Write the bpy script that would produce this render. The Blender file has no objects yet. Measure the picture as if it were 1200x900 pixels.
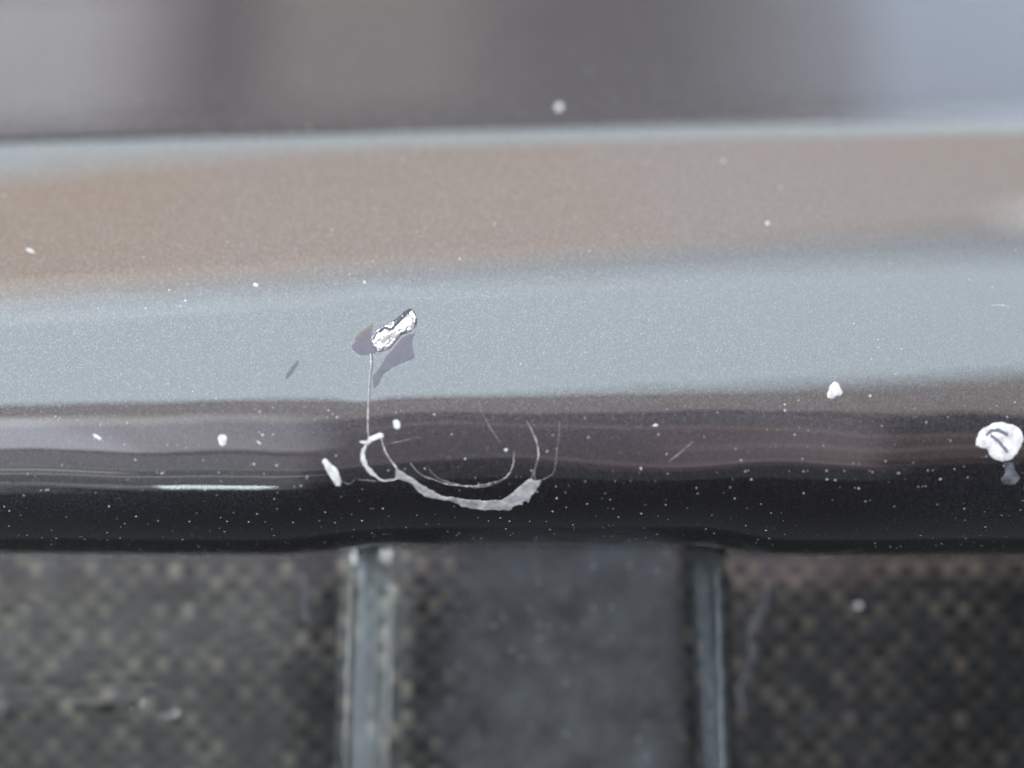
import bpy, math, random
from mathutils import Vector, Matrix, noise
from mathutils.bvhtree import BVHTree

random.seed(7)
sc = bpy.context.scene
col = sc.collection
MM = 0.001
R_ = math.radians

# ------------------------------------------------------------------ camera
CAM_D = 90 * MM
TAN = math.tan(R_(25))
cd = bpy.data.cameras.new('camera')
cd.sensor_width = 36
cd.lens = 18 / TAN
cd.clip_start = 0.002
cd.clip_end = 20
cd.dof.use_dof = True
cd.dof.focus_distance = 91.3 * MM * math.cos(R_(22))
cd.dof.aperture_fstop = 4.6
cd.dof.aperture_blades = 0
cam = bpy.data.objects.new('camera', cd)
cam.location = (0, -CAM_D, 0)
PITCH = R_(22)                  # lens tilted up, frame shifted back down
cam.rotation_euler = (R_(90) + PITCH, 0, 0)
cd.shift_y = -math.tan(PITCH) * cd.lens / 36
col.objects.link(cam)
sc.camera = cam

# ------------------------------------------------------------------ world, and lamps mostly added for their reflections
w = bpy.data.worlds.new('World')
sc.world = w
w.use_nodes = True
bg = w.node_tree.nodes['Background']
bg.inputs[0].default_value = (0.85, 0.88, 1.0, 1)
bg.inputs[1].default_value = 0.16

LAMP_D = 0.6
TILT = R_(8)          # the surroundings stand tilted in the hand-held frame


def lamp(name, az, el, waz, hel, L, colr, spread=180):
    """a large soft lamp behind the camera, seen from the panel at azimuth/elevation (deg)"""
    a, e = R_(az), R_(el)
    d = Vector((math.sin(a) * math.cos(e), -math.cos(a) * math.cos(e), math.sin(e)))
    right = Vector((math.cos(a), math.sin(a), 0))
    up = d.cross(right) * -1
    if up.dot(Vector((0, 0, 1))) < 0 and abs(el) < 89:
        up = -up
    zax = d
    xax = up.cross(zax).normalized()
    m = Matrix((xax, up, zax)).transposed().to_4x4()
    m.translation = d * LAMP_D
    m = Matrix.Rotation(-TILT, 4, 'Y') @ m
    ld = bpy.data.lights.new(name, 'AREA')
    ld.shape = 'RECTANGLE'
    ld.size = 2 * LAMP_D * math.tan(R_(waz / 2))
    ld.size_y = 2 * LAMP_D * math.tan(R_(hel / 2))
    ld.energy = L * math.pi * ld.size * ld.size_y
    ld.color = colr
    ld.spread = R_(spread)
    o = bpy.data.objects.new(name, ld)
    o.matrix_world = m
    col.objects.link(o)
    return o


def lamp_at(name, loc, xax, zax, wx, wy, L, colr):
    """a rectangular lamp at loc; zax points back from the panel to the lamp"""
    z_ = Vector(zax).normalized()
    x_ = Vector(xax)
    x_ = (x_ - z_ * x_.dot(z_)).normalized()
    m = Matrix((x_, z_.cross(x_), z_)).transposed().to_4x4()
    m.translation = Vector(loc)
    ld = bpy.data.lights.new(name, 'AREA')
    ld.shape = 'RECTANGLE'
    ld.size, ld.size_y = wx, wy
    ld.energy = L * math.pi * wx * wy
    ld.color = colr
    o = bpy.data.objects.new(name, ld)
    o.matrix_world = m
    col.objects.link(o)
    return o


def lamp_wall(name, x0, x1, z0, z1, L, colr, tl=12, yw=-0.6):
    """added lamps, showing as reflected bands, in one upright plane 0.6 m in front of the panel, tilted a little against the frame"""
    c, s_ = math.cos(R_(tl)), math.sin(R_(tl))
    xm, zm = (x0 + x1) / 2, (z0 + z1) / 2
    return lamp_at(name, (xm * c - zm * s_, yw, xm * s_ + zm * c), (c, 0, s_), (0, -1, 0), x1 - x0, z1 - z0, L, colr)


lamp_wall('added_pale_front', -0.75, 0.75, -0.088, 0.145, 9.2, (0.80, 0.93, 1.0), 9)  # added lamp, reflected as the pale band in place of bright surroundings
lamp_wall('added_pale_edge', -0.75, 0.75, 0.139, 0.196, 6.0, (0.86, 0.95, 1.0), 10.3, -0.604)
lamp_wall('added_warm_left', -0.75, -0.16, 0.190, 0.560, 6.6, (1.0, 0.81, 0.645))  # added warm lamps stand in for a brown wall in the reflection
lamp_wall('added_warm_mid', -0.16, 0.16, 0.190, 0.560, 6.6, (1.0, 0.835, 0.705))
lamp_wall('added_warm_right', 0.16, 0.75, 0.190, 0.560, 6.6, (0.98, 0.865, 0.775))
lamp_wall('added_pale_strip', -0.9, 0.9, 0.560, 0.80, 8.6, (0.82, 0.94, 1.0))
lamp_wall('added_pale_patch', 0.41, 0.60, 0.175, 0.215, 6, (0.92, 0.96, 1.0), 12, -0.57)  # added lamp for one pale spot reflected at the right
lamp_wall('added_warm_low', -0.75, 0.75, -0.225, -0.092, 3.0, (1.0, 0.88, 0.82), 9)
lamp_wall('added_floor_mid', -0.75, 0.22, -0.84, -0.23, 1.15, (1.0, 0.86, 0.98), 6)  # added dim lamps lift the dark rolled edge
lamp_wall('added_floor_low', -0.75, 0.35, -1.5, -0.80, 0.32, (0.88, 0.92, 1.0), 6, -0.61)
lamp_wall('added_floor_right', 0.10, 0.8, -0.70, -0.23, 0.45, (1.0, 0.84, 0.88), 10, -0.59)
lamp_at('added_top_left', (-0.289, -0.234, 0.524), (0.915, -0.230, 0.332), (-0.400, -0.402, 0.824), 0.128, 0.14, 2.0, (1.0, 0.95, 0.98))  # added lamps side by side make the upright bands reflected at the top
lamp_at('added_top_far_left', (-0.330, -0.238, 0.518), (0.915, -0.230, 0.332), (-0.400, -0.402, 0.824), 0.13, 0.15, 1.8, (0.85, 0.92, 1.0))
lamp_at('added_top_mid', (-0.103, -0.253, 0.564), (0.989, -0.088, 0.123), (-0.149, -0.433, 0.889), 0.127, 0.155, 0.9, (1.0, 0.90, 0.78))
lamp_at('added_top_mid_wide', (-0.085, -0.250, 0.568), (0.989, -0.088, 0.123), (-0.149, -0.433, 0.889), 0.175, 0.165, 0.5, (1.0, 0.92, 0.82))
lamp_at('added_top_right', (0.235, -0.235, 0.541), (0.938, 0.196, -0.287), (0.344, -0.404, 0.848), 0.221, 0.15, 0.9, (0.80, 0.88, 1.0))
lamp_at('added_top_right_mid', (0.275, -0.239, 0.529), (0.938, 0.196, -0.287), (0.344, -0.404, 0.848), 0.20, 0.15, 1.3, (0.72, 0.84, 1.0))
lamp_at('added_top_right_far', (0.315, -0.243, 0.517), (0.938, 0.196, -0.287), (0.344, -0.404, 0.848), 0.17, 0.16, 3.2, (0.52, 0.72, 1.0))
lamp_at('added_top_all', (0, -0.30, 0.63), (1, 0, 0), (0.0, -0.42, 0.87), 1.1, 0.26, 1.8, (1.0, 0.93, 0.92))
lamp_at('added_side_left', (-0.40, -0.13, -0.42), (0.60, -0.70, -0.3), (-0.66, -0.21, -0.70), 0.05, 0.22, 4.2, (0.70, 0.85, 1.0))  # added side lamps, placed for the highlights on the rib's walls
lamp_at('added_side_left_wide', (-0.40, -0.13, -0.43), (0.60, -0.70, -0.3), (-0.66, -0.21, -0.70), 0.22, 0.30, 1.3, (0.84, 0.93, 1.0))
lamp_at('added_side_left_near', (-0.33, -0.22, -0.46), (0.7, -0.6, -0.2), (-0.54, -0.37, -0.75), 0.022, 0.16, 14.0, (0.85, 0.93, 1.0))
lamp_at('added_side_left_high', (-0.41, -0.30, -0.31), (0.7, -0.6, -0.2), (-0.68, -0.52, -0.50), 0.07, 0.10, 36.0, (0.92, 0.97, 1.0))
lamp_at('added_side_right', (0.45, -0.06, -0.40), (0.60, 0.70, 0.3), (0.74, -0.12, -0.66), 0.04, 0.22, 3.2, (0.70, 0.84, 1.0))
lamp_at('added_side_right_wide', (0.44, -0.08, -0.41), (0.60, 0.70, 0.3), (0.72, -0.14, -0.67), 0.20, 0.30, 1.0, (0.72, 0.86, 1.0))
lamp_wall('added_left_low', -0.85, -0.15, -0.48, -0.19, 2.5, (0.95, 0.94, 0.98), 4, -0.58)  # added lamps brighten the left end of the roll
lamp_wall('added_left_low_mid', -0.85, -0.22, -0.46, -0.19, 1.0, (0.95, 0.95, 1.0), 4, -0.57)
lamp_wall('added_left_low_blue', -0.85, -0.31, -0.44, -0.18, 2.6, (0.68, 0.83, 1.0), 4, -0.56)
lamp_at('added_left_floor', (-0.270, -0.30, -0.50), (0.949, -0.181, -0.257), (-0.36, -0.50, -0.79), 0.32, 0.34, 1.0, (0.92, 1.0, 0.98))  # added lamp brightens the weave on the left panel
lamp_wall('added_brown_line', -0.10, 0.34, -0.335, -0.30, 0.9, (1.0, 0.72, 0.55), 2, -0.55)  # added thin lamps draw brown lines in the roll's reflection
lamp_wall('added_brown_line_low', 0.0, 0.6, -0.53, -0.47, 0.6, (1.0, 0.70, 0.58), 14, -0.55)
lamp_at('added_red_low', (0.100, -0.342, -0.480), (0.957, -0.02, 0.26), (0.182, -0.592, -0.785), 0.22, 0.07, 0.45, (1.0, 0.64, 0.54))  # added lamps for the reddish glow reflected in the roll
lamp_at('added_red_wide', (0.20, -0.44, -0.40), (0.974, 0.100, 0.200), (0.22, -0.70, -0.67), 0.22, 0.22, 0.42, (1.0, 0.64, 0.55))
lamp_at('lamp_streak', (-0.212, -0.272, -0.508), (0.938, -0.277, -0.210), (-0.324, -0.478, -0.816), 0.248, 0.014, 2.4, (0.95, 1.0, 1.0))
lamp_at('lamp_streak_warm', (-0.289, -0.282, -0.471), (0.908, -0.280, -0.312), (-0.413, -0.475, -0.777), 0.11, 0.02, 3.0, (1.0, 0.93, 0.80))
lamp_at('lamp_streak_low', (-0.226, -0.180, -0.547), (0.924, -0.250, -0.23), (-0.298, -0.317, -0.900), 0.12, 0.020, 1.8, (0.92, 0.98, 1.0))
lamp_at('lamp_glint', (-0.176, -0.187, -0.556), (0.948, -0.200, -0.20), (-0.254, -0.314, -0.915), 0.010, 0.026, 60, (0.85, 0.98, 1.0))

sc.view_settings.view_transform = 'Standard'
sc.view_settings.look = 'None'
sc.view_settings.exposure = 0
sc.view_settings.gamma = 1
sc.render.engine = 'CYCLES'
sc.cycles.use_denoising = True
sc.cycles.max_bounces = 4
sc.cycles.use_adaptive_sampling = True
sc.cycles.adaptive_threshold = 0.015
sc.cycles.transparent_max_bounces = 16
sc.cycles.sample_clamp_indirect = 6


# ------------------------------------------------------------------ materials
class NT:
    def __init__(self, name):
        self.m = bpy.data.materials.new(name)
        self.m.use_nodes = True
        self.t = self.m.node_tree
        self.b = self.t.nodes['Principled BSDF']
        self.out = self.t.nodes['Material Output']

    def n(self, kind, **kw):
        nd = self.t.nodes.new(kind)
        for k, v in kw.items():
            setattr(nd, k, v)
        return nd

    def l(self, a, b):
        self.t.links.new(a, b)

    def math(self, op, a, b=None, clamp=False):
        nd = self.n('ShaderNodeMath', operation=op, use_clamp=clamp)
        for i, v in enumerate((a, b)):
            if v is None:
                continue
            if hasattr(v, 'links'):
                self.l(v, nd.inputs[i])
            else:
                nd.inputs[i].default_value = v
        return nd.outputs[0]

    def ramp(self, x, lo, hi, a=0.0, b=1.0):
        nd = self.n('ShaderNodeMapRange', clamp=True)
        self.l(x, nd.inputs[0])
        for i, v in zip((1, 2, 3, 4), (lo, hi, a, b)):
            nd.inputs[i].default_value = v
        return nd.outputs[0]

    def noise(self, scale, detail=2, rough=0.5, vec=None):
        nd = self.n('ShaderNodeTexNoise')
        nd.inputs['Scale'].default_value = scale
        nd.inputs['Detail'].default_value = detail
        nd.inputs['Roughness'].default_value = rough
        self.l(vec if vec is not None else self.obj(), nd.inputs['Vector'])
        return nd.outputs['Fac']

    def obj(self):
        if not hasattr(self, '_o'):
            self._o = self.n('ShaderNodeTexCoord').outputs['Object']
        return self._o

    def voro(self, scale, feature='F1'):
        nd = self.n('ShaderNodeTexVoronoi', feature=feature)
        nd.inputs['Scale'].default_value = scale
        self.l(self.obj(), nd.inputs['Vector'])
        return nd

    def mix(self, f, a, b):
        nd = self.n('ShaderNodeMix', data_type='RGBA')
        for i, v in zip((0, 6, 7), (f, a, b)):
            if hasattr(v, 'links'):
                self.l(v, nd.inputs[i])
            elif i == 0:
                nd.inputs[i].default_value = v
            else:
                nd.inputs[i].default_value = (*v, 1)
        return nd.outputs[2]

    def bump(self, h, strength, dist):
        nd = self.n('ShaderNodeBump')
        nd.inputs['Strength'].default_value = strength
        nd.inputs['Distance'].default_value = dist
        self.l(h, nd.inputs['Height'])
        return nd.outputs[0]


def mat_paint():
    t = NT('metallic_flake_paint')
    b = t.b
    fl = t.voro(14500)
    sep = t.n('ShaderNodeSeparateColor')
    t.l(fl.outputs['Color'], sep.inputs[0])
    # flake tilt
    sub = t.n('ShaderNodeVectorMath', operation='SUBTRACT')
    t.l(fl.outputs['Color'], sub.inputs[0])
    sub.inputs[1].default_value = (0.5, 0.5, 0.5)
    scl = t.n('ShaderNodeVectorMath', operation='SCALE')
    t.l(sub.outputs[0], scl.inputs[0])
    scl.inputs['Scale'].default_value = 0.42
    add = t.n('ShaderNodeVectorMath', operation='ADD')
    g = t.n('ShaderNodeNewGeometry')
    t.l(g.outputs['Normal'], add.inputs[0])
    t.l(scl.outputs[0], add.inputs[1])
    nrm = t.n('ShaderNodeVectorMath', operation='NORMALIZE')
    t.l(add.outputs[0], nrm.inputs[0])
    t.l(nrm.outputs[0], b.inputs['Normal'])
    # fine flakes: some cells brighter metal
    fine = t.ramp(sep.outputs[0], 0.55, 1.0, 0.0, 1.0)
    fine = t.math('POWER', fine, 2.0)
    c1 = t.mix(fine, (0.013, 0.013, 0.0155), (0.046, 0.046, 0.054))
    # larger sparse flakes
    v2 = t.voro(2900)
    s2 = t.n('ShaderNodeSeparateColor')
    t.l(v2.outputs['Color'], s2.inputs[0])
    rad = t.math('MULTIPLY', t.math('POWER', s2.outputs[1], 4.0), 0.27)
    dot = t.math('LESS_THAN', v2.outputs['Distance'], rad)
    sz = t.n('ShaderNodeSeparateXYZ')
    t.l(t.obj(), sz.inputs[0])
    # pale specks are dense over the lower edge, sparse higher up (object z = 0 at the panel's foot)
    clump = t.ramp(t.noise(330, 3, 0.6), 0.35, 0.65, 0.45, -0.15)
    keep = t.math('GREATER_THAN', s2.outputs[0], t.math('ADD', clump, t.ramp(sz.outputs[2], 0.009, 0.0155, 0.10, 0.88)))
    dot = t.math('MULTIPLY', dot, keep)
    gold = t.mix(t.ramp(s2.outputs[2], 0.0, 1.0), (0.035, 0.037, 0.042), (0.22, 0.215, 0.21))
    c2 = t.mix(dot, c1, gold)
    t.l(c2, b.inputs['Base Color'])
    t.l(t.ramp(dot, 0, 1, 1.0, 0.0), b.inputs['Metallic'])
    t.l(t.ramp(dot, 0, 1, 0.36, 0.75), b.inputs['Roughness'])
    b.inputs['Coat Weight'].default_value = 1.0
    b.inputs['Coat IOR'].default_value = 1.52
    # faint dirt haze in the lacquer: roughness varies, orange peel
    hz = t.noise(240, 4, 0.6)
    t.l(t.ramp(hz, 0.35, 0.75, 0.012, 0.06), b.inputs['Coat Roughness'])
    op = t.noise(900, 1)
    mp = t.n('ShaderNodeMapping')
    t.l(t.obj(), mp.inputs['Vector'])
    mp.inputs['Scale'].default_value = (0.25, 1, 1)
    op2 = t.noise(420, 2, 0.5, mp.outputs[0])
    hsum = t.math('ADD', t.math('MULTIPLY', op, 0.25), op2)
    t.l(t.bump(hsum, 0.5, 0.000016), b.inputs['Coat Normal'])
    return t.m


def mat_simple(name, c, rough, metal=0.0, var=0.25, scale=4000, coat=0.0, bump=0.0, spec=0.25):
    t = NT(name)
    t.b.inputs['Specular IOR Level'].default_value = spec
    nz = t.noise(scale, 4, 0.65)
    f = t.ramp(nz, 0.3, 0.7)
    dk = tuple(x * (1 - var) for x in c)
    lt = tuple(min(1, x * (1 + var)) for x in c)
    t.l(t.mix(f, dk, lt), t.b.inputs['Base Color'])
    t.b.inputs['Roughness'].default_value = rough
    t.b.inputs['Metallic'].default_value = metal
    t.b.inputs['Coat Weight'].default_value = coat
    if bump:
        t.l(t.bump(nz, 0.6, bump), t.b.inputs['Normal'])
    return t.m


def mat_film(name, c, alpha, rough=0.4):
    t = NT(name)
    nz = t.noise(1500, 4, 0.6)
    t.b.inputs['Base Color'].default_value = (*c, 1)
    t.b.inputs['Roughness'].default_value = rough
    t.l(t.ramp(nz, 0.35, 0.62, alpha * 0.25, alpha), t.b.inputs['Alpha'])
    return t.m


def mat_tow(name, c, lt, along_z):
    t = NT(name)
    mp = t.n('ShaderNodeMapping')
    t.l(t.obj(), mp.inputs['Vector'])
    mp.inputs['Scale'].default_value = (1, 1, 0.06) if along_z else (0.06, 1, 1)
    nz = t.noise(9000, 2, 0.6, mp.outputs[0])
    at = t.n('ShaderNodeAttribute', attribute_name='tone')     # each tow has its own shade
    f = t.math('ADD', t.math('MULTIPLY', t.math('SUBTRACT', nz, 0.5), 0.5), at.outputs['Fac'], True)
    t.l(t.mix(f, c, lt), t.b.inputs['Base Color'])
    t.b.inputs['Metallic'].default_value = 0.9
    t.b.inputs['Roughness'].default_value = 0.31
    t.l(t.bump(nz, 0.4, 0.00002), t.b.inputs['Normal'])
    return t.m


def mat_resin():
    t = NT('clear_resin')
    tr = t.n('ShaderNodeBsdfTransparent')
    tr.inputs[0].default_value = (0.93, 0.94, 0.95, 1)
    gl = t.n('ShaderNodeBsdfGlossy')
    nz = t.noise(260, 3, 0.6)
    t.l(t.ramp(nz, 0.3, 0.75, 0.03, 0.09), gl.inputs['Roughness'])
    fr = t.n('ShaderNodeFresnel')
    fr.inputs[0].default_value = 1.5
    wv = t.noise(330, 2, 0.5)
    bm = t.bump(wv, 0.35, 0.00008)
    t.l(bm, gl.inputs['Normal'])
    t.l(bm, fr.inputs['Normal'])
    mx = t.n('ShaderNodeMixShader')
    t.l(fr.outputs[0], mx.inputs[0])
    t.l(tr.outputs[0], mx.inputs[1])
    t.l(gl.outputs[0], mx.inputs[2])
    # grey film of dust and fine marring on the proud face of the rib, faint elsewhere
    df = t.n('ShaderNodeBsdfDiffuse')
    big = t.noise(260, 4, 0.6)
    fine = t.noise(2600, 3, 0.7)
    v = t.voro(1300)
    s = t.n('ShaderNodeSeparateColor')
    t.l(v.outputs['Color'], s.inputs[0])
    dots = t.math('LESS_THAN', v.outputs['Distance'], t.ramp(s.outputs[0], 0.70, 1.0, 0.0, 0.24))
    sx = t.n('ShaderNodeSeparateXYZ')
    t.l(t.obj(), sx.inputs[0])
    edge = t.math('ADD', sx.outputs[0], t.math('MULTIPLY', t.math('SUBTRACT', big, 0.5), 0.006))
    top = t.math('MULTIPLY', t.ramp(edge, -0.0068, -0.0022), t.ramp(edge, 0.0155, 0.0125))
    f = t.ramp(top, 0, 1, 0.10, 0.80)
    f = t.math('MULTIPLY', f, t.ramp(big, 0.3, 0.75, 0.75, 1.2))
    f = t.math('MULTIPLY', f, t.ramp(fine, 0.25, 0.75, 0.85, 1.12))
    f = t.math('ADD', f, t.math('MULTIPLY', dots, 0.12), True)
    dc = t.mix(t.ramp(big, 0.3, 0.7), (0.023, 0.0245, 0.027), (0.036, 0.0395, 0.044))
    t.l(t.mix(dots, dc, (0.075, 0.083, 0.095)), df.inputs[0])
    mx2 = t.n('ShaderNodeMixShader')
    t.l(f, mx2.inputs[0])
    t.l(mx.outputs[0], mx2.inputs[1])
    t.l(df.outputs[0], mx2.inputs[2])
    t.l(mx2.outputs[0], t.out.inputs['Surface'])
    return t.m


M_paint = mat_paint()
M_white = mat_simple('white_bare_paint', (0.25, 0.255, 0.27), 0.5, var=0.4, scale=1600, bump=0.00003)
M_peel = mat_simple('lifted_lacquer', (0.125, 0.129, 0.135), 0.45, var=0.5, scale=1500, bump=0.00002)
M_thin = mat_film('scratch_edge', (0.26, 0.26, 0.27), 1.0)
M_faint = mat_film('faint_scratch', (0.30, 0.30, 0.32), 0.55)
M_greyviolet = mat_simple('dull_grey_violet', (0.050, 0.050, 0.066), 0.6, var=0.12, scale=2500)
M_brown = mat_simple('dull_brown', (0.075, 0.06, 0.052), 0.6, var=0.25, scale=3000)
M_foil = mat_simple('torn_silver_paint', (0.30, 0.30, 0.32), 0.28, metal=0.85, var=0.15, scale=1800, bump=0.00006)
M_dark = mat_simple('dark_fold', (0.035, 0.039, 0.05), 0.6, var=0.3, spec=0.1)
M_warp = mat_tow('warp_fibre', (0.012, 0.0125, 0.012), (0.125, 0.119, 0.092), True)  # warp and weft sheen difference is put into their base colours
M_weft = mat_tow('weft_fibre', (0.006, 0.008, 0.010), (0.022, 0.030, 0.036), False)
M_core = mat_simple('dark_resin_core', (0.006, 0.007, 0.009), 0.5)
M_resin = mat_resin()
M_tail = mat_film('faint_spatter', (0.16, 0.17, 0.20), 0.35)
M_streak = mat_film('grey_streak', (0.12, 0.125, 0.15), 0.22, 0.6)


# ------------------------------------------------------------------ helpers
def mesh_obj(name, verts, faces, mat, parent=None, smooth=False, tone=None):
    me = bpy.data.meshes.new(name)
    me.from_pydata([tuple(v) for v in verts], [], faces)
    if tone:
        me.attributes.new('tone', 'FLOAT', 'POINT').data.foreach_set('value', tone)
    me.materials.append(mat)
    if smooth:
        me.polygons.foreach_set('use_smooth', [True] * len(me.polygons))
    me.update()
    o = bpy.data.objects.new(name, me)
    col.objects.link(o)
    if parent:
        o.parent = parent
    return o


def thing(name, label, cat, loc):
    o = bpy.data.objects.new(name, None)
    o.empty_display_size = 0.01
    o.location = loc
    o['label'] = label
    o['category'] = cat
    col.objects.link(o)
    bpy.context.view_layer.update()
    return o


def sstep(a, b, x):
    t = min(1, max(0, (x - a) / (b - a)))
    return t * t * (3 - 2 * t)


def grid(nu, nv, f):
    verts = [f(i, j) for j in range(nv) for i in range(nu)]
    faces = [(j * nu + i, (j + 1) * nu + i, (j + 1) * nu + i + 1, j * nu + i + 1) for j in range(nv - 1) for i in range(nu - 1)]
    return verts, faces


# ------------------------------------------------------------------ bumper panel
def tilt(z):                      # panel normal elevation above the roll, degrees; z in mm
    if z > 20.7:
        return 22 + (z - 20.7) * 0.18
    lower = -3 + 17 * (max(z, -0.5) + 0.5) / 18.4
    if z < 17.9:
        return lower
    return 14 + 8 * sstep(17.9, 20.7, z)


ROLL = 13.0
prof = []
y, z = 0.0, -0.5
up = []
while z < 62:
    up.append((y, z, tilt(z)))
    a = R_(tilt(z))
    ds = 0.18 if 16 < z < 22 else 0.3
    y += math.sin(a) * ds
    z += math.cos(a) * ds
down = []
y, z, a = 0.0, -0.5, -3.0
while a > -97:
    ds = 0.15
    k = math.degrees(ds / ROLL) * sstep(0.2, -1.4, z) if z > -1.4 else math.degrees(ds / ROLL)
    a -= max(k, 0.05)
    y += -math.sin(R_(a)) * ds
    z -= math.cos(R_(a)) * ds
    down.append((y, z, a))
for i in range(30):
    y += 0.5
    z += 0.04 + 0.02 * i
    down.append((y, z, -95))
prof = list(reversed(up)) + down
XB = 72
NX = 2 * XB * 2 + 1


def bump_y(x, z, a):
    d = x * x / 3000.0
    n = noise.noise(Vector((x / 17, z / 13, 1.7))) + 0.3 * noise.noise(Vector((x / 8, z / 10, 5.1)))
    amp = 0.012 + 0.45 * sstep(-1, -7, z)
    d += amp * n
    # small dents round the impact
    for (cx, cz, r, h) in ((-11.6, 0.4, 1.3, 0.05), (-11.2, 4.0, 2.0, 0.045), (-17.9, 1.3, 0.8, 0.02)):
        q = ((x - cx) ** 2 + (z - cz) ** 2) / (r * r)
        if q < 9:
            d += h * math.exp(-q)
    return d


def ease(t):                      # steep near the foot, easing into a broad shoulder
    t = min(1, max(0, t))
    return 6 * t ** 2 - 8 * t ** 3 + 3 * t ** 4


def bow_x(x):                     # the lip's edge rises a little over the rib
    return 0.70 * sstep(-20, -9, x) * (1 - sstep(14, 22, x))


def bump_pt(i, j):
    x = -XB + i * 0.5
    yy, zz, a = prof[j]
    bow = bow_x(x) * sstep(-6, -13.5, zz)
    return Vector((x, yy + bump_y(x, zz, a), zz + bow + 0.012 * x * sstep(11, 18, zz))) * MM


bv, bf = grid(NX, len(prof), bump_pt)
BASE = Vector((0, 13 * MM, -15.2 * MM))
bumper = thing('car_bumper', 'dark metallic grey painted car bumper panel, chipped and scratched along its rolled lower edge', 'bumper', BASE)


def local(vs, base):
    return [v - base for v in vs]


panel = mesh_obj('painted_panel', local(bv, BASE), bf, M_paint, bumper, True)
bvh = BVHTree.FromPolygons(bv, bf)
CAM = Vector((0, -CAM_D, 0))


def ray(px, py):
    v = -(py - 450) / 600 * TAN - math.tan(PITCH)
    fwd = Vector((0, math.cos(PITCH), math.sin(PITCH)))
    upv = Vector((0, -math.sin(PITCH), math.cos(PITCH)))
    return (fwd + upv * v + Vector(((px - 600) / 600 * TAN, 0, 0))).normalized()


def on(px, py, tree=None):
    for q in range(6):
        loc, n, _, _ = (tree or bvh).ray_cast(CAM, ray(px + 0.07 * q, py + 0.05 * q))
        if loc is not None:
            break
    if n.y > 0:
        n = -n
    return loc, n


def catmull(pts, step=1.2):
    out = []
    P = [pts[0]] + list(pts) + [pts[-1]]
    for k in range(1, len(P) - 2):
        p0, p1, p2, p3 = P[k - 1], P[k], P[k + 1], P[k + 2]
        L = math.hypot(p2[0] - p1[0], p2[1] - p1[1])
        n = max(2, int(L / step))
        for q in range(n):
            t = q / n
            out.append(tuple(0.5 * (2 * b + (c - a) * t + (2 * a - 5 * b + 4 * c - d) * t * t + (3 * b - a - 3 * c + d) * t ** 3)
                             for a, b, c, d in zip(p0, p1, p2, p3)))
    out.append(tuple(pts[-1]))
    return out


def ribbon(name, pts, mat, parent, base, height=0.03, tree=None, lift=0.0, rough=0.25, label=None, smooth=False):
    """pts: (px, py, width px) along a scratch; follows the surface it lies on"""
    c = catmull(pts)
    vs = []
    for k, (x, yv, wd) in enumerate(c):
        a = c[max(0, k - 1)]
        b = c[min(len(c) - 1, k + 1)]
        dx, dy = b[0] - a[0], b[1] - a[1]
        L = math.hypot(dx, dy) or 1
        nx, ny = -dy / L, dx / L
        wd = max(wd, 0.3) * (1 + 0.5 * noise.noise(Vector((x / 5, yv / 5, 9.0))))
        jt = 0.5 * noise.noise(Vector((x / 7, yv / 7, 2.0)))
        x, yv = x + nx * jt, yv + ny * jt
        jl = 1 + rough * random.uniform(-1, 1)
        jr = 1 + rough * random.uniform(-1, 1)
        for s, h in ((-0.5 * jl, -0.012), (-0.22, 1), (0.18, 0.85 + rough * random.uniform(-.5, .5)), (0.5 * jr, -0.012)):
            p, n = on(x + nx * wd * s, yv + ny * wd * s, tree)
            hh = h * MM if h < 0 else (lift + h * height) * MM
            vs.append(p + n * hh - base)
    fs = [(4 * k + i, 4 * k + i + 1, 4 * k + i + 5, 4 * k + i + 4) for k in range(len(c) - 1) for i in range(3)]
    o = mesh_obj(name, vs, fs, mat, parent, smooth)
    if label:
        o['label'] = label
    return o


def seg_d(px, py, a, b):
    dx, dy = b[0] - a[0], b[1] - a[1]
    L = dx * dx + dy * dy
    t = 0 if L == 0 else min(1, max(0, ((px - a[0]) * dx + (py - a[1]) * dy) / L))
    qx, qy = a[0] + t * dx, a[1] + t * dy
    return math.hypot(px - qx, py - qy), (qx, qy)


def roughen(poly, amp, step=3.0):
    out = []
    for a, b in zip(poly, poly[1:] + poly[:1]):
        L = math.hypot(b[0] - a[0], b[1] - a[1])
        n = max(1, int(L / step))
        for q in range(n):
            t = q / n
            j = amp if q else amp * 0.3
            out.append((a[0] + (b[0] - a[0]) * t + random.uniform(-j, j), a[1] + (b[1] - a[1]) * t + random.uniform(-j, j)))
    return out


def inside(px, py, poly):
    c = False
    for a, b in zip(poly, poly[1:] + poly[:1]):
        if (a[1] > py) != (b[1] > py) and px < (b[0] - a[0]) * (py - a[1]) / (b[1] - a[1]) + a[0]:
            c = not c
    return c


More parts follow.
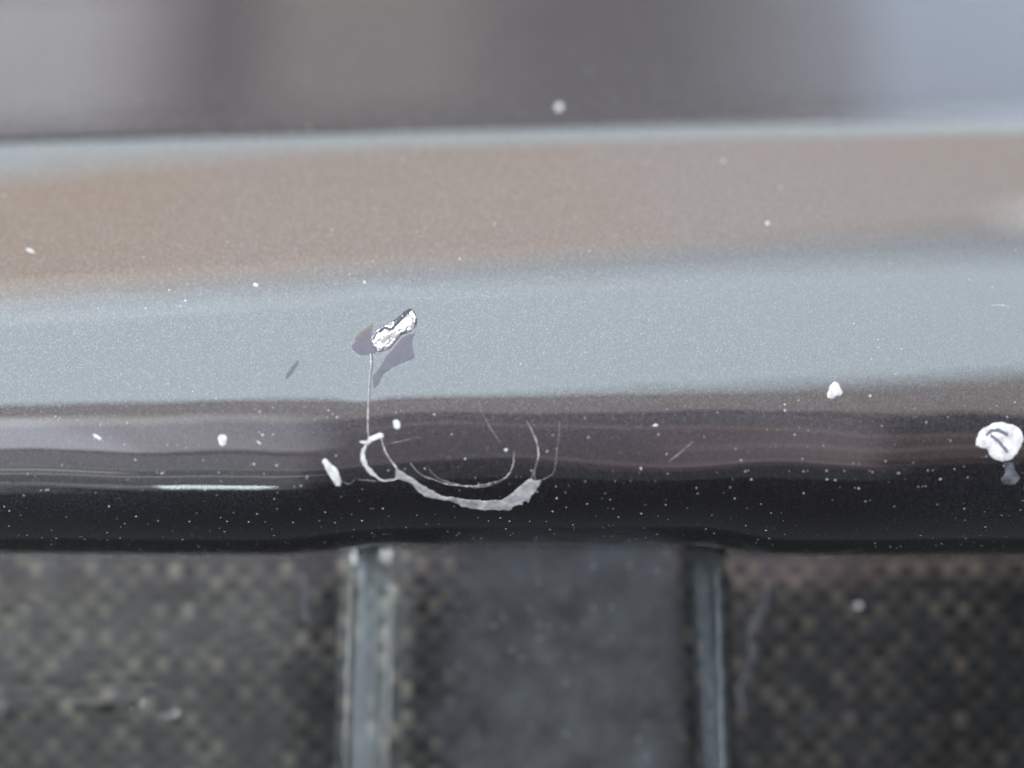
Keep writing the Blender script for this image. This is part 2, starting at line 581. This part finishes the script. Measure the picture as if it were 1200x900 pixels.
def flake(name, poly, mat, parent, base, thick=0.06, edge=2.0, g=1.5, amp=0.5, relief=0.35, groove=(), tree=None, hf=None, smooth=False, label=None):
    """a chip of paint of the given outline lying on the surface, with crumbly relief; groove: dark clefts down to the paint"""
    poly = roughen(poly, amp)
    xs = [p[0] for p in poly]
    ys = [p[1] for p in poly]
    x0, y0 = min(xs) - g, min(ys) - g
    nu = int((max(xs) + g - x0) / g) + 2
    nv = int((max(ys) + g - y0) / g) + 2
    ins = {}
    vs, idx, fs = [], {}, []
    sd = random.uniform(0, 50)

    def vert(i, j):
        if (i, j) in idx:
            return idx[(i, j)]
        px, py = x0 + i * g, y0 + j * g
        best = min((seg_d(px, py, a, b) for a, b in zip(poly, poly[1:] + poly[:1])), key=lambda q: q[0])
        if not ins[(i, j)]:
            px, py = best[1]
            h = -0.015
        else:
            h = thick * min(1, (best[0] / edge)) ** 0.6 * (1 + relief * 2 * noise.noise(Vector((px / 4, py / 4, sd))))
            if hf:
                h = hf(px, py, h)
            for (ln, wd) in groove:
                dd = min(seg_d(px, py, a, b)[0] for a, b in zip(ln, ln[1:]))
                if dd < wd:
                    h = h * (dd / wd) - 0.04 * (1 - dd / wd) if dd > wd * 0.5 else -0.04
        p, n = on(px, py, tree)
        vs.append(p + n * h * MM - base)
        idx[(i, j)] = len(vs) - 1
        return idx[(i, j)]
    for j in range(nv + 1):
        for i in range(nu + 1):
            ins[(i, j)] = inside(x0 + i * g, y0 + j * g, poly)
    for j in range(nv):
        for i in range(nu):
            if sum(ins[q] for q in ((i, j), (i + 1, j), (i + 1, j + 1), (i, j + 1))) >= 1:
                fs.append((vert(i, j), vert(i, j + 1), vert(i + 1, j + 1), vert(i + 1, j)))
    o = mesh_obj(name, vs, fs, mat, parent, smooth)
    if label:
        o['label'] = label
    return o


def blob(cx, cy, rx, ry, ang=0, n=9, jit=0.18):
    out = []
    for k in range(n):
        t = 2 * math.pi * k / n
        r = 1 + random.uniform(-jit, jit)
        x, yv = rx * r * math.cos(t), ry * r * math.sin(t)
        a = R_(ang)
        out.append((cx + x * math.cos(a) - yv * math.sin(a), cy + x * math.sin(a) + yv * math.cos(a)))
    return out


# ------------------------------------------------------------------ carbon lip below the bumper
H_RIB = 2.2
YB = 17.7
LEAN = 24.2


def rib(x):
    return ease((x + 14.8) / 7.6) * ease((18.8 - x) / 6.0)


lip_path = [(9.0, -4.0), (5.0, -1.2), (1.6, -0.2), (0.5, 0.0), (0.1, -0.06), (0.0, -0.25)]
yy0, zz0 = 0.0, -0.25
for k in range(1, 200):
    lean = LEAN - 7 + 7 * sstep(0.6, 4.0, 0.2 * k)      # the face rolls back a little towards its top
    yy0 += 0.2 * math.sin(R_(lean))
    zz0 -= 0.2 * math.cos(R_(lean))
    lip_path.append((yy0, zz0))
lip_s = [0.0]
for a, b in zip(lip_path, lip_path[1:]):
    lip_s.append(lip_s[-1] + math.hypot(b[0] - a[0], b[1] - a[1]))

NXL = 2 * 72 * 4 + 1
xs_l = [-72 + 0.25 * i for i in range(NXL)]


def lip_raw(x, dy, dz, off=0.0):
    h = rib(x / (1 - min(0, dz) * 0.0030))
    yv = YB - H_RIB * h + dy + x * x / 3000.0
    zv = -13.38 + 1.05 * bow_x(x) + dz
    return Vector((x, yv, zv))


cum = [0.0]
for a, b in zip(xs_l, xs_l[1:]):
    cum.append(cum[-1] + math.hypot(b - a, H_RIB * (rib(b) - rib(a))))


def x_at(u):
    lo, hi = 0, len(cum) - 1
    while hi - lo > 1:
        m = (lo + hi) // 2
        if cum[m] <= u:
            lo = m
        else:
            hi = m
    t = (u - cum[lo]) / (cum[hi] - cum[lo])
    return xs_l[lo] + t * (xs_l[hi] - xs_l[lo])


def path_at(s):
    k = 0
    while k < len(lip_s) - 2 and lip_s[k + 1] < s:
        k += 1
    t = (s - lip_s[k]) / (lip_s[k + 1] - lip_s[k])
    a, b = lip_path[k], lip_path[k + 1]
    return a[0] + (b[0] - a[0]) * t, a[1] + (b[1] - a[1]) * t


def lip_us(u, s, off=0.0):
    def P(u_, s_):
        dy, dz = path_at(s_)
        return lip_raw(x_at(u_), dy, dz)
    e = 0.15
    p = P(u, s)
    n = (P(u + e, s) - P(u - e, s)).cross(P(u, s + e) - P(u, s - e)).normalized()
    if n.y > 0:
        n = -n
    return (p + n * off) * MM


LBASE = Vector((0, 14 * MM, -16 * MM))
lip = thing('carbon_lip', 'glossy woven carbon fibre lip with a raised central rib below the painted bumper', 'splitter', LBASE)


def shell_pt(i, j):
    dy, dz = lip_path[j]
    return lip_raw(xs_l[i], dy, dz) * MM


sv, sf = grid(NXL, len(lip_path), shell_pt)
flat_bvh = BVHTree.FromPolygons(sv, sf)
# low horizontal ripples added to the resin to catch glints on the side panel
RIPPLES = []
for (rx, ry, lx, hz) in ((18, 820, 2.6, .12), (10, 832, 2.0, .12), (130, 815, 2.6, .15), (112, 826, 2.4, .15), (146, 823, 1.8, .10), (202, 822, 1.5, .08), (196, 832, 1.1, .06)):
    p_ = on(rx, ry, flat_bvh)[0] / MM
    RIPPLES.append((p_.x, p_.z, lx, hz))
for k_, v_ in enumerate(sv):
    x_, z_ = v_.x / MM, v_.z / MM
    for (cx_, cz_, lx, hz) in RIPPLES:
        ax = (x_ - cx_) / lx
        az_ = (z_ - cz_ - 0.08 * (x_ - cx_)) / 0.42
        if abs(ax) < 3 and abs(az_) < 3:
            v_.y -= hz * MM * math.exp(-ax * ax - az_ * az_)
mesh_obj('resin_surface', local(sv, LBASE), sf, M_resin, lip, True)
lip_bvh = BVHTree.FromPolygons(sv, sf)
cv, cf = grid(NXL // 2 + 1, len(lip_path), lambda i, j: (lip_raw(xs_l[i * 2], *lip_path[j]) + Vector((0, 1.4, -0.5))) * MM)
mesh_obj('laminate_core', local(cv, LBASE), cf, M_core, lip, True)

# woven cloth: every crossing is a crowned patch of tow under the resin
CELL = 1.22
S0 = lip_s[2]
cells = []
NU = int(cum[-1] / CELL) - 1
NS = int((lip_s[-1] - S0) / CELL) - 2


def tow_mesh(c, r, vertical):
    """c, r = cell column/row; spans two cells along its length"""
    u0, s0 = (c + 0.5) * CELL, S0 + (r + 0.3) * CELL
    lu, ls = (CELL * 0.92, CELL * 1.22) if vertical else (CELL * 1.22, CELL * 0.92)
    u0 += (CELL - lu) / 2
    s0 += (CELL - ls) / 2
    u0 += random.uniform(-0.1, 0.1)
    s0 += random.uniform(-0.1, 0.1)
    tw, th = random.uniform(-0.04, 0.04), random.uniform(-0.04, 0.04)
    vs = []
    N = 4
    for j in range(N + 1):
        for i in range(N + 1):
            a, b = i / N, j / N
            across = a if vertical else b
            along = b if vertical else a
            crown = 0.012 * (1 - (2 * across - 1) ** 2) + 0.02 * (1 - (2 * along - 1) ** 4) - (0.58 if vertical else 0.66) + tw * (2 * a - 1) + th * (2 * b - 1)
            vs.append(lip_us(u0 + a * lu, s0 + b * ls, crown) - LBASE)
    fs = [(j * (N + 1) + i, j * (N + 1) + i + 1, (j + 1) * (N + 1) + i + 1, (j + 1) * (N + 1) + i) for j in range(N) for i in range(N)]
    return vs, fs


items = []
for r in range(NS):
    for c in range(2, NU - 4):
        items.append((c, r, (c + r) % 2 == 0))      # over-under weave: each crossing shows one tow


def score(it):
    c, r, v = it
    p = lip_us((c + 1) * CELL, S0 + (r + 1) * CELL)
    d = p - CAM
    fw = d.y * math.cos(PITCH) + d.z * math.sin(PITCH)
    px = 600 + d.x / fw / TAN * 600
    py = 450 - ((-d.y * math.sin(PITCH) + d.z * math.cos(PITCH)) / fw + math.tan(PITCH)) / TAN * 600
    if not (-15 < px < 1215 and 635 < py < 912):
        return 9999 if not (-200 < px < 1400 and py < 1050) else 5000 + abs(px - 600)
    if px < 520:
        return 0 + abs(px - 420) * 0.1      # weave shows clearest on the left panel and the rib's shoulder
    if 760 < px < 860:
        return 30
    return 100 + px * 0.1


items = sorted((it for it in items if score(it) < 9000), key=score)
rest = {True: ([], [], []), False: ([], [], [])}
count = 0
for it in items:
    vs, fs = tow_mesh(*it)
    tn = min(1, max(0, 0.5 + 0.35 * math.sin((it[0] - it[1]) * 0.9) * noise.noise(Vector((it[0] / 5, it[1] / 5, 4))) + random.uniform(-0.42, 0.42)))
    if count < 290 and score(it) < 4000:
        o = mesh_obj('fibre_tow', vs, fs, M_warp if it[2] else M_weft, lip, True, [tn] * len(vs))
        count += 1
    else:
        V, F, T = rest[it[2]]
        k = len(V)
        V.extend(vs)
        T.extend([tn] * len(vs))
        F.extend([tuple(q + k for q in f) for f in fs])
for vert_, nm in ((True, 'warp_weave'), (False, 'weft_weave')):
    o = mesh_obj(nm, rest[vert_][0], rest[vert_][1], M_warp if vert_ else M_weft, lip, True, rest[vert_][2])
    o['kind'] = 'stuff'

# ------------------------------------------------------------------ damage on the bumper
B = (bumper, BASE)
# thin grey-violet patches with a brown fringe, beside the lifted shard
flake('grey_patch', [(472, 394), (488, 389), (483, 400), (486, 420), (474, 425), (460, 431), (450, 438), (444, 450), (438, 458), (436, 440), (442, 434), (450, 421), (458, 411)],
      M_greyviolet, *B, thick=0.012, edge=1.0, amp=0.3, relief=0.1, smooth=True, label='grey patch under the lifted paint shard')
flake('grey_patch', [(411, 407), (416, 399), (424, 391), (430, 385), (437, 384), (436, 395), (436, 400), (441, 408), (441, 414), (432, 416), (422, 417), (414, 411)],
      M_greyviolet, *B, thick=0.012, edge=1.0, amp=0.5, relief=0.1, smooth=True)
flake('brown_fringe', [(414, 397), (420, 391), (428, 385), (437, 379), (438, 383), (431, 388), (423, 395), (418, 399)], M_brown, *B, thick=0.016, edge=1.0, amp=0.5, smooth=True)
flake('grey_patch', [(349, 421), (351, 426), (346, 434), (341, 440), (334, 447), (334, 441), (339, 433), (344, 426)], M_greyviolet, *B, thick=0.010, edge=1.0, amp=0.3, smooth=True)  # the small dent's dark reflection, painted on as a thin patch


def shard_h(px, py, h):
    # a buckled flake: one long ridge and a raised lower right lip
    t = ((px - 436) * 0.78 + (py - 405) * -0.62) / 60
    c = ((px - 436) * 0.62 + (py - 405) * 0.78)
    ridge = math.exp(-((c - 8) / 4.0) ** 2) * 0.18 + math.exp(-((c + 2) / 3.0) ** 2) * 0.12
    return h + ridge * min(1, h / 0.08) * (0.7 + 0.4 * noise.noise(Vector((px / 9, py / 9, 3))))


shard = flake('lifted_shard', [(432, 398), (435, 394), (441, 386), (449, 382), (460, 376), (467, 371), (473, 365), (480, 361), (484, 362), (487, 367), (489, 374), (488, 383), (481, 389), (470, 393), (464, 401), (458, 408), (452, 411), (443, 413), (438, 406)],
              M_foil, *B, thick=0.10, edge=3, g=1.3, amp=0.5, relief=0.3, hf=shard_h, label='crumpled silver white shard of lifted paint')


def fold_faces(o, mats, folds):
    """give the faces along the fold lines (pixel polylines) a darker material"""
    for m_ in mats:
        o.data.materials.append(m_)
    for pg in o.data.polygons:
        d = pg.center + BASE - CAM
        fw = d.y * math.cos(PITCH) + d.z * math.sin(PITCH)
        qx = 600 + d.x / fw / TAN * 600
        qy = 450 - ((-d.y * math.sin(PITCH) + d.z * math.cos(PITCH)) / fw + math.tan(PITCH)) / TAN * 600
        for ln, wd, mi in folds:
            if min(seg_d(qx, qy, a_, b_)[0] for a_, b_ in zip(ln, ln[1:])) < wd:
                pg.material_index = mi
                break


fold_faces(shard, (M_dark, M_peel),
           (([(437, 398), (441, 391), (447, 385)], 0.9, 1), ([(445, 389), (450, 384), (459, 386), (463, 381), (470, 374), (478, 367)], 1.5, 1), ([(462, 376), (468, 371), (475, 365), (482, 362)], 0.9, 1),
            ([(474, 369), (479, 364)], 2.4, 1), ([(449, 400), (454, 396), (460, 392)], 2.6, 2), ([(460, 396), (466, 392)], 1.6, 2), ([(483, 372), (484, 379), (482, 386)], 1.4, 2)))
ribbon('crack_line', [(434, 414, 1.8), (434.5, 425, 1.4), (433, 440, 1.3), (432, 460, 1.4), (431, 485, 1.8), (431, 500, 2.2), (431.5, 514, 1.6)], M_thin, *B, height=0.03)
ribbon('crack_line', [(436, 414, 1.4), (436.6, 426, 1.2), (435, 440, 1.1), (433.6, 462, 1.0), (432.8, 486, .6)], M_dark, *B, height=0.015)

flake('peeled_strip', [(464, 548), (471.5, 552.6), (486.7, 562), (502, 573), (518, 581), (534, 583), (551.7, 585), (569, 586.6), (586, 586), (596, 581), (605, 573), (617, 563), (621, 560.6), (627.5, 563.4), (635, 562),
                       (632, 570), (626.4, 577.5), (622, 584), (620, 588), (613.4, 588), (612.3, 592), (604.8, 592.7), (599, 598), (590.7, 598), (573, 598), (556, 597), (543, 594.4), (530, 588.3), (518, 585.7), (499.7, 583), (491, 577.5), (483.4, 567.8), (471.5, 562.8), (462.8, 560)],
      M_peel, *B, thick=0.06, edge=2.2, g=1.2, amp=0.8, relief=0.2, label='curved strip of peeled grey lacquer along the lower edge')
flake('paint_chip', [(420.6, 517), (430, 516.5), (431.4, 512.5), (446.6, 506.4), (450, 512.5), (436, 517.5), (432, 521.5), (426, 520.5)], M_white, *B, thick=0.05, edge=1.5, g=1.2, amp=0.4)
ribbon('peeled_edge', [(429, 521, 4), (425.5, 530, 5), (425.5, 538.5, 6.5), (430, 548, 6), (439, 557, 4), (448.7, 563, 2), (458.5, 562.8, 1.2), (465, 561, 1)], M_white, *B, height=0.05)
ribbon('scratch', [(446.6, 513, 1.5), (451, 527.7, 1.8), (457.4, 538.5, 2.2), (465, 549, 2.6)], M_thin, *B)
for pts, mt in (
        ([(481, 543, .7), (493, 556, .9), (508, 562, 1), (525.7, 567.8, 1.1), (541, 569, 1.2), (556, 569.5, 1.4), (573, 566.7, 1.7), (588.5, 562, 1.5), (597, 554.8, 1.4), (601.5, 543, 1.3), (602.6, 528.7, 1)], M_thin),
        ([(502, 549, .7), (513, 560, 1), (530, 566.5, 1.2), (555, 571, 1), (573, 569, 1.2), (588, 564, .8)], M_faint),
        ([(616.7, 493, .9), (624, 506, 1.4), (629.7, 521, 1.8), (630.8, 534, 1.6), (627.5, 547, 1.5), (623, 560, 1.6)], M_thin),
        ([(627, 551, .8), (626.6, 556, 1), (627, 563, 1)], M_thin),
        ([(655.7, 493, .7), (654.6, 512.5, .9), (652.4, 530, .9), (651, 545, .9), (647, 556, .9), (636, 562, 1)], M_faint),
        ([(560, 474, .8), (571, 495, 1), (578.8, 508, 1), (587, 519, .7)], M_faint),
        ([(784, 541, 1.2), (794, 533, 1.6), (812, 517.5, 1.2)], M_faint),
        ([(452, 520, .6), (470, 517, .8), (492, 512, .6)], M_faint),
        ([(420, 562, .6), (440, 563.5, .9), (462, 561, .8)], M_faint),
        ([(1160, 358, .8), (1170, 357.5, 2), (1182, 358.5, .8)], M_faint),
        ([(400, 564, .6), (409, 567, 1.6), (416, 562, .6)], M_faint),
        ([(880, 405, .6), (890, 404, 1), (897, 402, .5)], M_faint)):
    ribbon('scratch', pts, mt, *B, height=0.02)

chips = [
    ([(255, 512), (258, 509), (263, 509), (266, 512), (265, 521), (261, 524), (257, 521)], 'tiny white oval paint chip'),
    ([(377, 540), (381, 537), (387, 542), (396, 551), (400, 563), (399, 570), (394, 570), (387, 560), (381, 549)], 'slanted white sliver of chipped paint'),
    ([(460, 493), (465, 491), (469, 495), (469.5, 501), (466, 504), (461, 501)], None),
    ([(972, 452), (977, 447), (982, 448), (988, 460), (985, 464), (980, 464), (975, 468), (969.5, 466), (969, 461)], 'white arrowhead paint chip'),
    ([(296, 333), (299, 331), (303, 333), (302, 336), (298, 336)], None),
    ([(650, 123), (655, 120), (660, 123), (659, 129), (652, 130)], None),
    ([(108, 508), (113, 509), (120, 514), (117, 516), (110, 512)], None),
    ([(896, 262), (899, 259), (902, 260), (900, 264)], None),
    ([(764, 499), (768, 496), (772, 498), (770, 500)], None),
    ([(425, 329), (428, 328), (429, 332), (426, 333)], None),
    ([(30, 290), (36, 291), (42, 296), (37, 297), (31, 294)], None),
    ([(300, 516), (304, 517), (307, 521), (303, 521)], None),
    ([(749, 549), (751, 547), (753, 549), (751, 551)], None),
    ([(590, 527), (593, 525), (596, 527), (593, 530)], None),
]
for pl, lb in chips:
    big = max(p[0] for p in pl) - min(p[0] for p in pl) > 9
    flake('paint_chip', pl, M_white, *B, thick=0.06, edge=2 if big else 1, g=1.2 if big else 1.0, amp=0.5, smooth=True, label=lb)
ring = flake('paint_chip', [(1143, 522), (1146, 508), (1153, 501), (1162, 496), (1173, 494), (1186, 497), (1196, 503), (1200, 514), (1197, 523), (1192, 532), (1186, 538), (1175, 541), (1165, 538), (1159, 533), (1157, 526), (1150, 525)],
      M_white, *B, thick=0.05, edge=4, g=1.2, amp=0.7, relief=0.2, smooth=True,
      label='ring shaped white paint chip with dark clefts, the largest')
fold_faces(ring, (M_greyviolet,), (([(1157, 509), (1162, 504.5), (1170, 504), (1180, 509)], 2.0, 1), ([(1162, 511), (1170, 517), (1176, 524), (1180, 529)], 1.8, 1)))
flake('pale_smear', [(1176, 541), (1188, 541), (1190, 552), (1196, 560), (1190, 568), (1176, 568), (1172, 562), (1178, 553)], M_tail, *B, thick=0.02, edge=2, smooth=True)

# ------------------------------------------------------------------ marks on the carbon lip
L = (lip, LBASE)
ribbon('grey_streak', [(898, 682, 8), (897, 705, 11), (888, 722, 12), (879, 742, 10), (882, 765, 8), (875, 790, 8), (866, 808, 9), (872, 835, 8)], M_streak, *L, height=0.03, tree=lip_bvh, smooth=True, rough=0.1)  # faint grey squiggle laid on the panel as a thin film
ribbon('grey_streak', [(352, 668, 6), (358, 688, 10), (356, 710, 10), (362, 734, 6)], M_streak, *L, height=0.03, tree=lip_bvh, smooth=True, rough=0.1)
flake('dust_speck', blob(1006, 710, 5, 4), M_thin, *L, thick=0.05, edge=2, g=1.4, tree=lip_bvh)
